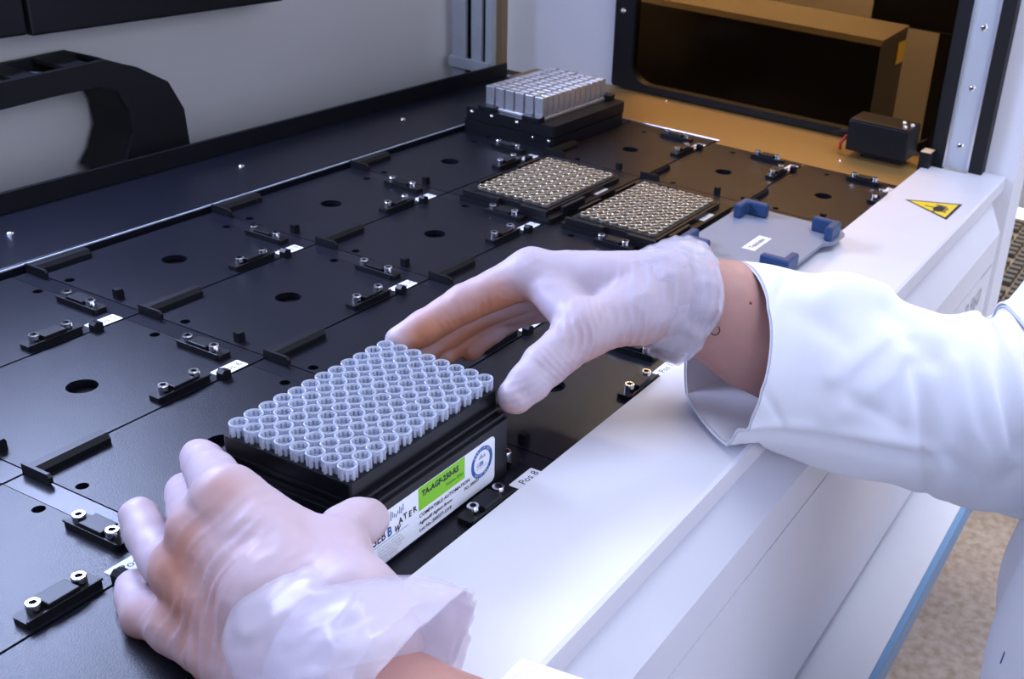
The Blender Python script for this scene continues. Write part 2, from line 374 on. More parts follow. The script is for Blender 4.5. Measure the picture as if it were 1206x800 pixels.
b = B(); b.prism([(-2.5, 0), (-2.5, 6.6), (1.5, 6.6), (2.6, 4.8), (2.6, 0)], 'y', -2.2, 2.2); peg2 = b.mesh('small_peg'); peg2.materials.append(M['black'])
b = B(); b.prism([(-28.6, 0), (-30.6, 1.5), (-30.6, 4.6), (-28.8, 6.2), (-10.6, 6.2), (-10.6, 0)], 'x', 10.4, 12.2)
b.prism([(-20.4, 0), (-20.4, 3.4), (-18.2, 6.0), (-13.4, 6.0), (-13.4, 0)], 'x', 12.2, 52.5); brk = b.mesh('locating_bracket'); brk.materials.append(M['black'])
def label_me(txt, rot=False):
    b = B(); b.prism(rrect(-20.6, -0.2, -9.6, -0.3, 0.8, 3), 'z', 0.02, 0.25); b.mi = 1
    b.text(txt, 6.4, FLAT(-16.6 if len(txt) > 5 else -16.0, -6.9, 0.32), 0.0)
    me = b.mesh('position_label'); me.materials.append(M['label']); me.materials.append(M['ink']); return me
for i in range(6):
    for j in range(4):
        n = i * 4 + j + 1
        u, v = (i - 1) * PX, -j * PY
        edge = j == 3
        t = place('deck_tile', tile_me, mach, (u, v, 0))
        place('channel_strip', strip_wide_me if (i == 5 and j < 2) else strip_me, t)
        if not (i == 4 and j in (1, 2)):
            lb = place('position_label', label_me('Pos %d' % n), t)
        if not (i == 4 and j in (1, 2, 3)) and not (i == 5 and j == 0):
            place('spring_clamp', clamp, t, (-3.0, 23.8, 0), -PI / 2)
            for dy in (13.0, 34.6): place('clamp_screw', screw, t, (-4.2, dy, 3.2))
            place('spring_clamp', clamp, t, (-44, -3.2, 0))
            for dx in (-54.6, -33.6): place('clamp_screw', screw, t, (dx, -3.0, 3.2))
            if j < 3 and (i, j) != (1, 2): place('locating_peg', peg, t, (-20.6, -11.6, 0))
            place('small_peg', peg2, t, (18.6 - PX, 17.0, 0))
        if not (i == 4 and j in (1, 2, 3)) and not (i == 5 and j == 0):
            if (i, j) != (1, 3): place('locating_bracket', brk, t, (-PX, PY, 0))

# ------------------------------------------------------------------ two plate nests with well plates
bw = B(); bw.lathe([(3.0, -4.5), (3.9, -2.6), (4.12, -0.5), (4.12, 0), (3.85, 0.25), (3.6, -0.2)], 18); bw.mi = 1
bw.lathe([(3.6, -0.2), (3.0, -4.0), (0.1, -5.5)], 18)
well_me = bw.mesh('well', True); well_me.materials.append(M['well']); well_me.materials.append(M['well_in'])
for (cx, cy, lab_n, where) in ((380.2, -74.8, 'Pos 18', 'behind, nearer the heating block'), (379.6, -176.8, 'Pos 19', 'in front, nearer the glove cuff')):
    n = thing('plate_nest', 'low black plate nest under the well plate ' + where, 'plate holder', (cx, cy, 0), 'plate nests on the deck')
    b = B(); b.prism(rrect(-66, 70, -47, 46, 3, 3), 'z', 0.05, 5); b.build('nest_base', 'black', n)
    for x0, x1, y0, y1 in ((-65.5, -62.8, 6, 42), (-65.5, -62.8, -42, -16), (63, 67, 8, 40), (-46, -12, -46.5, -43), (-40, -6, 42.5, 45.5), (20, 54, 42.5, 45.5)):
        b = B(); b.box(x0, x1, y0, y1, 5, 10.6, 0.5); b.build('guide_rail', 'black', n)
    lm = label_me(lab_n); place('nest_label', lm, n, (413.5 - cx if lab_n == 'Pos 18' else 417.0 - cx, (-108.3 if lab_n == 'Pos 18' else -211.9) - cy, 5.1))
    p = thing('well_plate', 'amber-tinted well plate with shiny ringed wells, the one ' + where, 'well plate', (cx, cy, 5), 'well plates in the nests')
    b = B(); b.prism(rrect(-60, 60, -40, 40, 4, 4), 'z', 0.1, 4.4); b.prism(rrect(-57.5, 57.5, -37.2, 37.2, 3, 4), 'z', 4.4, 5.2); b.build('plate_body', 'black', p)
    for a in range(12):
        for c in range(8):
            place('well', well_me, p, ((a - 5.5) * 9.28, (c - 3.5) * 9.0, 7.3))

# ------------------------------------------------------------------ heating block with aluminium posts
hb = thing('heating_block', 'black heating block topped by rows of bright aluminium posts at the back of the deck', 'heating block', (558, 42.5, 0))
b = B(); b.prism(rrect(-71, 71, -53, 54.5, 6, 4), 'z', 0.1, 12); b.build('base', 'black', hb)
b = B(); b.prism(rrect(-69, 72, -53, 53, 5, 4), 'z', 13, 24); b.build('upper_housing', 'black', hb)
b = B(); b.prism(rrect(-68, 70, -51, 52, 5, 4), 'z', 12, 13); b.build('gasket', 'black_matte', hb)
b = B(); b.box(-62, 62, -34.5, 34.5, 24, 27, 0.6); b.build('heat_plate', 'alu_posts', hb)
b = B(); b.box(-4.0, 4.0, -4.75, 4.75, 0, 20.5, 0.5); post_me = b.mesh('post'); post_me.materials.append(M['alu_posts'])
for a in range(12):
    for c in range(6):
        place('post', post_me, hb, ((a - 5.5) * 10.2, (c - 2.5) * 11.6, 26.5))
for y0, y1 in ((-36, -16), (18, 36)):
    b = B(); b.box(-70, -59, y0, y1, 24, 29, 0.6); b.build('corner_clip', 'black', hb)
b = B(); b.box(58, 70, -40, -20, 24, 30, 0.6); b.build('corner_clip', 'black', hb)
for y in (-48, -30, -10, 20, 44):
    b = B(); b.lathe([(0.1, 2), (1.9, 1.7), (2.3, 0)], 10); o = b.build('housing_screw', 'steel', hb, (-69.2, y, 20 if y > -20 else 9)); o.rotation_euler = (0, -PI / 2, 0)

# ------------------------------------------------------------------ shaker plate with blue corner clamps
sh = thing('plate_shaker', 'flat grey-blue shaker plate with blue corner clamps beside the white front panel', 'plate shaker', (362, -288, 0))
b = B(); b.prism([(-56, 50), (66, 50), (78, 42), (78, -40), (70, -47), (46, -47), (34, -40), (-56, -40)][::-1], 'z', 9.0, 12.0)
b.build('top_plate', 'shaker', sh)
b = B(); b.prism([(-42, 46), (60, 46), (72, 38), (72, -30), (-42, -30)][::-1], 'z', 0.1, 8.9); b.build('drive_housing', 'black', sh)
lb = B(); lb.prism([(-18, -3), (-18, 8.2), (17, 8.2), (17, -3)], 'z', 12.02, 12.25); lb.mi = 1; lb.text('Teleshake', 6.2, FLAT(-14, 0.2, 12.32), 0.012); lb.build('name_label', ['label', 'ink'], sh)
for (x, y, sx_, sy_) in ((64, 44, -1, -1), (64, -45, -1, 1), (-50, -44, 1, 1), (-54, 46, 1, -1)):
    b = B(); b.prism([(x, y), (x + 22 * sx_, y), (x + 22 * sx_, y + 7 * sy_), (x + 7 * sx_, y + 7 * sy_), (x + 7 * sx_, y + 24 * sy_), (x, y + 24 * sy_)], 'z', 12, 24); o = b.build('corner_clamp', 'blue_rubber', sh)
    o.modifiers.new('bevel', 'BEVEL').width = 0.0012
# ------------------------------------------------------------------ small black units on the end plate
bb = thing('camera_unit', 'small black box with three screws on its lid on the brown end plate', 'sensor', (705, -276, -0.4))
b = B(); b.box(-14, 28, -32, 34, 8, 40, 1.2); b.build('housing', 'black', bb)
b = B(); b.box(-13, 27, -31, 33, 40, 41.4, 0.5); b.build('lid', 'device', bb)
b = B(); b.box(0, 22, -24, 20, 0, 8); b.build('stand', 'black', bb)
for x, y in ((-5, -24), (8, -28), (12, -18)):
    b = B(); b.lathe([(2.6, 0), (2.6, 2.2), (0.1, 2.4)], 12); b.build('lid_screw', 'steel', bb, (x, y, 41.4))
b = B(); b.tube([(4, 34, 22), (3, 40, 18), (0, 44, 10), (-2, 43, 3)], 1.6, 8); b.build('wire', 'red_wire', bb)
b = B(); b.tube([(6, 34, 24), (8, 46, 20), (10, 58, 16)], [3.5, 3.2, 1.0], 10); b.build('connector', 'black_matte', bb)
sb = thing('sensor_block', 'small black cube at the foot of the aluminium rail', 'sensor', (712, -327, 0))
b = B(); b.box(-9, 9, -4, 8, -0.3, 19, 0.6); b.build('block', 'black', sb); b = B(); b.box(-8.4, 8.4, -3.4, 7.4, 19, 19.8, 0.2); b.build('cap', 'tan', sb)

# ------------------------------------------------------------------ energy chain along the back
ec = thing('cable_chain', 'black plastic cable chain looping over the rear of the deck', 'cable chain', (0, 225, 0))
OUT = [(-60, 82.5), (-20, 83.2), (20, 84), (61, 85), (102, 86.3), (147, 88), (190.8, 90), (220.3, 80), (248.7, 63.5), (262, 37.5), (264, 5.1), (256, -5.4)]
INN = [(-60, 63), (-20, 63.8), (20, 64.6), (60, 65.6), (98, 66.7), (142, 69), (184, 69.9), (199.5, 63.8), (207.6, 45), (208.6, 26.3), (199, 5.7), (190, -5.4)]
for k in range(len(OUT) - 1):
    q = [OUT[k], OUT[k + 1], INN[k + 1], INN[k]]
    for a_, c_ in ((0, 5), (43, 48)):
        b = B(); b.prism(q, 'y', a_, c_ - (0.6 if k % 2 else 0)); b.build('side_link', 'black_matte', ec)
    o0, o1 = Vector(OUT[k]), Vector(OUT[k + 1]); d = (o1 - o0); i0 = Vector(INN[k]) ; nn = (i0 - o0).normalized() * 3.0
    a_ = o0 + d * 0.28; c_ = o0 + d * 0.72
    b = B(); b.prism([tuple(a_), tuple(c_), tuple(c_ + nn), tuple(a_ + nn)], 'y', 5, 43); b.build('crossbar', 'black_matte', ec)
    if k > 5:
        i1 = Vector(INN[k + 1]); b = B(); b.prism([tuple(i0), tuple(i1), tuple(i1 - nn), tuple(i0 - nn)], 'y', 5, 43); b.build('crossbar', 'black_matte', ec)
for q, y in enumerate((10, 17, 24, 31, 37)):
    b = B(); b.tube([(-60, y, 72), (60, y, 74), (150, y, 78), (196, y, 74 - q), (228, y, 52), (236, y, 20), (226, y, 2)], 2.6, 8)
    o = b.build('cable', 'cable'); o.location = (0, 225 * S, 0)
    tag(o, 'pale blue cable running inside the black cable chain', 'cable', 'cables in the chain')

# ------------------------------------------------------------------ seen through the amber window and beyond
an = thing('analyser', 'long black instrument with a beige top standing beyond the amber window', 'instrument', (1000, -70, -287))
b = B(); b.prism([(-130, 20), (-130, 370), (-126, 375), (-26, 380), (-26, 20)], 'y', -140, 420); b.build('body', 'device', an)
b = B(); b.prism([(-131, 370.5), (-126, 375.8), (-25, 380.8), (-25, 383), (-127, 378), (-132.5, 372)], 'y', -141, 421); b.build('top_cover', 'device_top', an)
b = B(); b.box(-58, -30, -141.2, -140, 340, 366); b.build('yellow_sticker', 'yellow', an)
for y in (-120, 400):
    for x in (-110, -46):
        b = B(); b.box(x - 12, x + 12, y - 12, y + 12, 0.2, 20); b.build('foot', 'black', an)
sd = thing('side_table', 'tan shelf table beyond the amber window behind the black instrument', 'table', (2000, 150, -1020))
b = B(); b.box(-280, 500, -640, 740, 1050, 1080, 2); b.build('tabletop', 'tan', sd)
for x in (-260, 480):
    for y in (-620, 720):
        b = B(); b.box(x - 20, x + 20, y - 20, y + 20, 0, 1050); b.build('leg', 'alu', sd)
mo = thing('monitor', 'dark monitor edge beyond the amber window at the right', 'monitor', (1310, -240, -287))
b = B(); b.box(-14, 14, -80, 180, 325, 720, 3); b.build('housing', 'device', mo)
b = B(); b.box(-15, -14.2, -68, 168, 338, 708); b.build('screen', 'black', mo)
b = B(); b.box(-10, 10, 30, 70, 4, 330); b.build('stand', 'black', mo); b = B(); b.box(-60, 60, -20, 120, 0.2, 6, 1); b.build('stand_foot', 'black', mo)
kb = thing('keyboard', 'dark brown keyboard lying on the bench past the end post', 'keyboard', (1260, -360, -287))
b = B(); b.box(-230, 230, -75, 75, 0.3, 14, 3); b.build('tray', 'key_tray', kb)
b = B(); b.prism([(-8, 0), (8, 0), (6.2, 7), (-6.2, 7)], 'y', -8, 8); key_me = b.mesh('key'); key_me.materials.append(M['key'])
for r_ in range(6):
    for c_ in range(20):
        if (r_ * 7 + c_ * 3) % 11: place('key', key_me, kb, (-205 + c_ * 21 + r_ * 2, 55 - r_ * 21, 14))

# ------------------------------------------------------------------ held pipette tip rack
RX, RY, RZ = -66.25, -264.34, 55.6
rack = thing('tip_rack', 'black two-tier rack with a white and green side label held in both gloved hands', 'tip rack', (RX, RY, 0))
def wall_ring(x0, x1, y0, y1, z0, z1, name, m, r=2, w=3.0):
    rb_ = B(); rb_.holed(rrect(x0, x1, y0, y1, r, 3), [rrect(x0 + w, x1 - w, y0 + w, y1 - w, r, 3)], 'z', z0, z1); return rb_.build(name, m, rack)
wall_ring(-57, 55, -43, 43, 1.4, 34.5, 'base_box', 'rack_base')
b = B(); b.box(-54, 52, -40, 40, 1.4, 3.4); b.build('base_floor', 'rack_base', rack)
wall_ring(-56, 54, -41.6, 41.6, 34.5, 37.4, 'base_shoulder', 'rack_base')
wall_ring(-54.5, 52.5, -38.6, 38.6, 37.4, 39.4, 'groove', 'rack')
wall_ring(-55.5, 53.5, -39.5, 39.5, 39.4, 41.2, 'flange', 'rack')
wall_ring(-54.6, 53.0, -36.8, 36.8, 41.2, 47.6, 'tray_wall', 'rack', 1.5, 2.0)
tier = B(); tier.holed(rrect(-54.6, 53.0, -36.8, 36.8, 1.5, 3), [circle((a - 5.5) * 9, (c - 3.5) * 9, 3.35, 8) for a in range(12) for c in range(8)], 'z', 47.6, 49.6); tier.build('tip_tray', 'rack', rack)
L = B(); L.mi = 0
L.prism(rrect(-52, 42.4, 3.0, 30.0, 3.2, 5), 'y', -43.25, -43.02)
L.mi = 1; L.prism([(-17.6, 17.4), (17.4, 17.4), (17.4, 29.9), (-17.6, 29.9)], 'y', -43.33, -43.27)
def lt(txt, size, x, z, mi, bold=0.0, sx=1.0, rot=0.0, al='LEFT'):
    L.mi = mi; L.text(txt, size, FRONT(x, -43.42, z) @ Matrix.Rotation(rot, 4, 'Z'), bold, al, sx)
lt('TA-AGF-250-RS', 4.5, -15.2, 24.4, 2, 0.042, 0.92)
lt('Volume 250\u00b5l', 2.5, 2.6, 20.4, 2, 0.0, 0.95)
lt('COMPATIBLE AUTOMATION:', 3.0, -17.4, 13.4, 2, 0.015, 1.0)
lt('Agilent\u00ae Agilent Bravo', 2.7, -17.4, 9.6, 2, 0.018, 0.98)
lt('PO: 200323', 2.7, 17.0, 9.8, 2, 0.018, 0.92)
lt('Lot No.:200327-1318', 2.9, -17.4, 5.6, 2, 0.018, 0.95)
lt('GEB', 7.0, -50.6, 16.0, 2, 0.012, 0.78); lt('B', 7.0, -39.6, 16.0, 3, 0.03, 0.78)
for q, (ch, dz, ro) in enumerate((('W', -1.2, -.25), ('A', 1.4, .05), ('T', 1.9, .1), ('E', 1.4, -.05), ('R', 1.8, .1))):
    lt(ch, 4.6, -35.0 + q * 3.4, 17.0 + dz, 2, 0.03, 0.85, ro)
L.mi = 4
for q, h in enumerate((2.2, 4.0, 5.4, 4.4, 3.0, 2.2, 3.2, 4.8, 3.6, 5.0)):
    L.prism([(-39.5 + q * 1.2, 24.4 - (q % 3) * .5), (-38.8 + q * 1.2, 24.4 - (q % 3) * .5), (-38.8 + q * 1.2, 23 + h), (-39.5 + q * 1.2, 23 + h)], 'y', -43.33, -43.27)
L.prism([(-50, 14.4), (-25, 14.4), (-25, 14.7), (-50, 14.7)], 'y', -43.33, -43.27)
for q, s_ in enumerate(('Life science consumables', 'Dianhu South, Jiangning Rd', 'Xiaoshan District, Hangzhou,', 'Zhejiang Province, China', 'Tel: 0571-82883639', 'www.gebwater.com')):
    lt(s_, 1.65, -46.5 + 0.2 * q, 12.4 - q * 1.75, 5, 0.0, 0.95)
# round blue seal
L.mi = 3
ring_o, ring_i = circle(31.5, 19.4, 8.8, 40), circle(31.5, 19.4, 6.6, 40)
L.holed(ring_o, [ring_i], 'y', -43.36, -43.28)
lt('EB', 3.4, 29.4, 17.6, 3, 0.02, 0.9); lt('G', 3.4, 27.0, 17.6, 4, 0.0, 0.9)
L.mi = 4
for q, h in enumerate((1.2, 2.2, 3.0, 1.8, 1.4, 2.4, 1.6)):
    L.prism([(29 + q * .8, 21.6), (29.5 + q * .8, 21.6), (29.5 + q * .8, 21.4 + h), (29 + q * .8, 21.4 + h)], 'y', -43.33, -43.27)
L.prism([(27, 16.4), (36, 16.4), (36, 16.6), (27, 16.6)], 'y', -43.33, -43.27)
for s_, a0, da in (('CERTIFIED', 2.45, -0.22), ('ORIGINAL', 3.95, 0.22)):
    for q, ch in enumerate(s_):
        a = a0 + da * q; r_ = 7.2 if da < 0 else 8.2
        lt(ch, 1.7, 31.5 + r_ * math.cos(a), 19.4 + r_ * math.sin(a), 0, 0.02, 0.9, a - PI / 2 if da < 0 else a + PI / 2, 'CENTER')
L.build('side_label', ['label', 'green', 'ink', 'ink_blue', 'ink_steel', 'ink_grey'], rack)

# ------------------------------------------------------------------ 96 clear pipette tips
def tip_mesh():
    b = B()
    b.lathe([(3.55, -0.9), (3.6, 0.0), (4.25, 0.1), (4.42, -0.3), (4.42, -0.9), (3.55, -0.9)], 22)
    for k in range(9):
        a = 2 * PI * k / 9 + 0.2
        b.box(2.9, 4.3, -0.62, 0.62, -6.4, -0.9, 0, Matrix.Rotation(a, 4, 'Z'))
    b.lathe([(2.3, -3.2), (2.9, -2.9), (2.9, -3.6)], 14)
    b.mi = 1
    b.lathe([(2.3, -3.4), (0.1, -4.4)], 12)
    b.lathe([(3.75, -0.9), (3.55, -3.4)], 18)
    b.lathe([(2.85, -3.6), (2.7, -6.4), (2.5, -16.0), (0.8, -44.0)], 12)
    return b.mesh('pipette_tip')
tip_me = tip_mesh(); tip_me.materials.append(M['tip']); tip_me.materials.append(M['tip_wall'])
for a in range(12):
    for c in range(8):
        o = place('pipette_tip', tip_me, None, (RX + (a - 5.5) * 9, RY + (c - 3.5) * 9, RZ + 0.4 + random.uniform(-.25, .25)), random.uniform(0, 0.8))
        tag(o, 'clear ribbed pipette tip standing in the black rack between the gloved hands', 'pipette tip', 'clear tips in the held rack')

# ------------------------------------------------------------------ the person: distance-field surfaces
def capsule(P, a, c, r1, r2):
    a = np.array(a, np.float32); c = np.array(c, np.float32); ba = c - a
    t = np.clip(((P - a) @ ba) / max(float(ba @ ba), 1e-6), 0, 1)
    d = P - a - t[..., None] * ba
    return np.sqrt((d * d).sum(-1)) - (r1 + (r2 - r1) * t)
def smin(a, c, k):
    h = np.clip(0.5 + 0.5 * (c - a) / k, 0, 1)
    return c + (a - c) * h - k * h * (1 - h)
def surface_nets(F, o, h):
    s = F < 0; n = np.array(F.shape) - 1
    cnt = np.zeros(n, np.int8)
    offs = [(i, j, k) for i in (0, 1) for j in (0, 1) for k in (0, 1)]
    sl = lambda A, f: A[f[0]:f[0] + n[0], f[1]:f[1] + n[1], f[2]:f[2] + n[2]]
    for f in offs: cnt += sl(s, f)
    mask = (cnt > 0) & (cnt < 8); idx = -np.ones(n, np.int64); I = np.argwhere(mask); idx[mask] = np.arange(len(I))
    acc = np.zeros((len(I), 3)); num = np.zeros(len(I)); val = [sl(F, f)[mask] for f in offs]
    for p in range(8):
        for q in range(p + 1, 8):
            d = np.array(offs[q]) - np.array(offs[p])
            if abs(d).sum() != 1: continue
            cr_ = (val[p] < 0) != (val[q] < 0); t = val[p] / np.where(cr_, val[p] - val[q], 1)
            pos = np.array(offs[p]) + t[:, None] * d; acc[cr_] += pos[cr_]; num += cr_
    V = (I + acc / num[:, None]) * h + o; Q = []
    for ax in range(3):
        u, w = (ax + 1) % 3, (ax + 2) % 3
        A = np.take(s, range(0, s.shape[ax] - 1), ax); C = np.take(s, range(1, s.shape[ax]), ax)
        for flag in (True, False):
            E_ = np.argwhere((A != C) & (A == flag)); E_ = E_[(E_[:, u] > 0) & (E_[:, w] > 0) & (E_[:, u] < n[u]) & (E_[:, w] < n[w])]
            def g(du, dw):
                X = E_.copy(); X[:, u] += du; X[:, w] += dw; return idx[X[:, 0], X[:, 1], X[:, 2]]
            q = np.stack([g(-1, -1), g(0, -1), g(0, 0), g(-1, 0)], 1)
            Q.append(q if flag else q[:, ::-1])
    return V, np.concatenate(Q)
def vnormals(V, Q):
    n = np.cross(V[Q[:, 2]] - V[Q[:, 0]], V[Q[:, 3]] - V[Q[:, 1]]); N = np.zeros_like(V)
    for k in range(4): np.add.at(N, Q[:, k], n)
    return N / np.maximum(np.linalg.norm(N, axis=1), 1e-9)[:, None]
def grid_for(pts, pad, h):
    lo = np.min(pts, 0) - pad; hi = np.max(pts, 0) + pad
    ax = [np.arange(lo[k], hi[k] + h, h, dtype=np.float32) for k in range(3)]
    return lo, np.stack(np.meshgrid(*ax, indexing='ij'), -1)
def fbm(P, sc, seed=0.0):
    return np.array([mnoise.noise(Vector((p[0] * sc + seed, p[1] * sc - seed, p[2] * sc + 2 * seed))) for p in P])
def hand_surface(palm, fingers, h=1.25, kp=7.0, kf=6.0):
    pts = np.array([q[:3] for c in palm + fingers for q in c])
    lo, P = grid_for(pts, 34, h)
    D_ = None
    for c in palm:
        for a_, c_ in zip(c[:-1], c[1:]):
            d = capsule(P, a_[:3], c_[:3], a_[3], c_[3]); D_ = d if D_ is None else smin(D_, d, kp)
    Fi = None
    for c in fingers:
        f = None
        for a_, c_ in zip(c[:-1], c[1:]):
            d = capsule(P, a_[:3], c_[:3], a_[3], c_[3]); f = d if f is None else smin(f, d, 2.5)
        Fi = f if Fi is None else smin(Fi, f, 0.8)
    return surface_nets(smin(D_, Fi, kf), lo, h)
CAMP = np.array((-434.1, -596.4, 330.8))
def wrinkle(V, N, c, R, a_, c_, lam, amp, seed=0.0, two=False):
    """folds inside radius R of c, running along the line a_-c_, spaced lam apart"""
    c = np.array(c); L_ = np.array(c_) - np.array(a_); L_ /= np.linalg.norm(L_)
    d = V - c; g = np.exp(-(d * d).sum(1) / (R * R)); m = g > 0.02
    n = N[np.argmin((d * d).sum(1))]; X = np.cross(n, L_); X /= np.linalg.norm(X)
    s = np.zeros(len(V)); dm = d[m]
    x = dm @ X + 9.0 * fbm(V[m], 0.03, seed)
    w = 1 - np.abs(np.sin(PI * x / lam)); w = w ** 2.2
    s[m] = g[m] * amp * 0.95 * (w - 0.35) * (0.55 + 0.9 * np.clip(2.2 * fbm(V[m], 0.05, seed + 5) + .1, -0.5, 1))
    return V + N * s[:, None], s
def crinkle(V, N, amp, seed):
    return V + N * (amp * (0.30 - np.abs(fbm(V, 0.055, seed))) + 0.6 * amp * (0.28 - np.abs(fbm(V, 0.12, seed + 4))))[:, None]
def loft(stations, N, fold=None, close_ends=(False, False)):
    """stations: (centre, radius_a, radius_b); returns ring vertices and quads. a is measured sideways, b upward"""
    C_ = np.array([s[0] for s in stations], float); V = []; up = np.array((0, 0, 1.0))
    for i, s in enumerate(stations):
        d = C_[min(i + 1, len(C_) - 1)] - C_[max(i - 1, 0)]; d /= np.linalg.norm(d)
        if abs(d[2]) > 0.85: u = np.array((0, 1.0, 0))
        else: u = up
        u = u - d * (u @ d); u /= np.linalg.norm(u); sd = np.cross(d, u)
        for k in range(N):
            a = 2 * PI * k / N; e = sd * math.cos(a) * s[1] + u * math.sin(a) * s[2]
            sh = d * s[3](a) if len(s) > 3 else 0
            V.append(C_[i] + e + sh)
    V = np.array(V); Q = []
    for i in range(len(stations) - 1):
        for k in range(N):
            Q.append((i * N + k, i * N + (k + 1) % N, (i + 1) * N + (k + 1) % N, (i + 1) * N + k))
    return V, np.array(Q)
def densify(st, n):
    """Catmull-Rom through the stations"""
    out = []; m = len(st)
    P = [np.array(list(s[0]) + [s[1], s[2]], float) for s in st]
    for i in range(m - 1):
        p0, p1, p2, p3 = P[max(i - 1, 0)], P[i], P[i + 1], P[min(i + 2, m - 1)]
        for k in range(n):
            t = k / n
            q = 0.5 * (2 * p1 + (p2 - p0) * t + (2 * p0 - 5 * p1 + 4 * p2 - p3) * t * t + (3 * p1 - p0 - 3 * p2 + p3) * t ** 3)
            out.append((q[:3], q[3], q[4]))
    out.append((P[-1][:3], P[-1][3], P[-1][4])); return out
def np_mesh(name, parts, mats, attr=None):
    """parts: list of (V, Q, material index)"""
    VV, QQ, MI, o = [], [], [], 0
    for V, Q, mi in parts:
        VV.append(V); QQ.append(np.array(Q) + o); MI += [mi] * len(Q); o += len(V)
    VV = np.concatenate(VV); faces = [tuple(f) for q in QQ for f in q.tolist()]
    me = bpy.data.meshes.new(name); me.from_pydata((VV * S).tolist(), [], faces)
    me.polygons.foreach_set('material_index', MI); me.polygons.foreach_set('use_smooth', [True] * len(faces))
    for m in mats: me.materials.append(M[m])
    if attr is not None:
        at = me.attributes.new('skin', 'FLOAT', 'POINT'); a = np.zeros(len(VV), np.float32); a[:len(attr)] = attr; at.data.foreach_set('value', a)
    me.update(); return me
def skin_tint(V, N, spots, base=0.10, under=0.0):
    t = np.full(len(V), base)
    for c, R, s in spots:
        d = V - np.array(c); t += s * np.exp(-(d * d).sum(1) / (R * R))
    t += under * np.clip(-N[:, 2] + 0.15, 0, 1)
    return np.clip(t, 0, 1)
def cuff(stations, seed, amp, N=110, n=12, shift=0.0):
    st = densify(stations, n); V, Q = loft(st, N)
    C_ = np.repeat(np.array([s[0] for s in st]), N, 0); out = V - C_; out /= np.linalg.norm(out, axis=1)[:, None]
    t = np.repeat(np.linspace(0.15, 1, len(st)), N); ang = np.tile(np.arange(N) * 2 * PI / N, len(st))
    w = np.sin(ang * 4 + seed + 2.5 * t) * 0.35 + 0.7 * fbm(V, 0.03, seed) + 2.6 * (0.30 - np.abs(fbm(V, 0.05, seed + 3))) + 1.5 * (0.26 - np.abs(fbm(V, 0.11, seed + 6)))
    V = V + out * (w * amp * t)[:, None]
    if shift:
        ax_ = C_[-1] - C_[0]; ax_ = ax_ / np.linalg.norm(ax_); tc_ = CAMP - C_[-1]; tc_ = tc_ / np.linalg.norm(tc_)
        V = V + ax_[None, :] * (shift * (out @ tc_) * t * t)[:, None]
    # roll the free edge and come back inside so the film has two faces
    inner = V - out * 0.9
    nV = len(V); Qi = Q[:, ::-1] + nV; e0 = (len(st) - 1) * N
    edge = [(e0 + k, e0 + (k + 1) % N, nV + e0 + (k + 1) % N, nV + e0 + k) for k in range(N)]
    return np.concatenate([V, inner]), np.concatenate([Q, Qi, np.array(edge)])

person = thing('person', 'person in white lab coat and thin gloves holding a rack with both hands', 'person', (300, -640, -1020))
def kid(name, me, label=None):
    o = bpy.data.objects.new(name, me); col.objects.link(o); o.parent = person
    o.matrix_parent_inverse = Matrix.Translation((-0.300, 0.640, 1.020))
    if label: o['label'] = label
    return o

# right hand (gripping the far end of the rack)
iM, mM, rM, pM, w1, w2 = (53.8, -275.7, 84.4), (68.3, -274.3, 71.9), (81.8, -272.8, 62.1), (95.0, -274.1, 54.1), (87.1, -346.4, 81.2), (96.5, -351.4, 67.9)
tC, tM = (64.3, -339.5, 76.2), (35.0, -322.9, 71.2)
palm = [[(*w1, 22), (*iM, 13)], [(*w1, 22), (*mM, 12)], [(*w2, 22), (*rM, 11.5)], [(*w2, 22), (*pM, 11)], [(*w1, 20), (*tC, 17), (*tM, 13.5)], [(*tM, 12), (*iM, 10)]]
fingers = [[(*iM, 12.5), (*(30.4, -248.6, 67.1), 10.4), (*(12.1, -235.3, 55.2), 9.3), (*(1.1, -228.5, 49.2), 8.6)],
           [(*mM, 12), (*(46.9, -246.8, 56.5), 10.2), (*(27.0, -236.7, 45.7), 9.1), (*(14.2, -231.5, 39.7), 8.4)],
           [(*rM, 11.5), (*(60.4, -247.2, 49.6), 9.7), (*(39.8, -239.8, 40.1), 8.7), (*(26.0, -236.8, 35.0), 8.0)],
           [(*pM, 10.5), (*(72.5, -251.8, 45.9), 8.6), (*(55.1, -247.0, 40.1), 7.8), (*(40.5, -244.1, 33.5), 7.2)],
           [(*tM, 13.5), (*(9.7, -314.6, 58.0), 11.6), (*(-0.7, -312.4, 51.8), 10.6), (*(-8.9, -309.3, 46.0), 9.2)]]
V, Q = hand_surface(palm, fingers); N = vnormals(V, Q); wr = np.zeros(len(V))
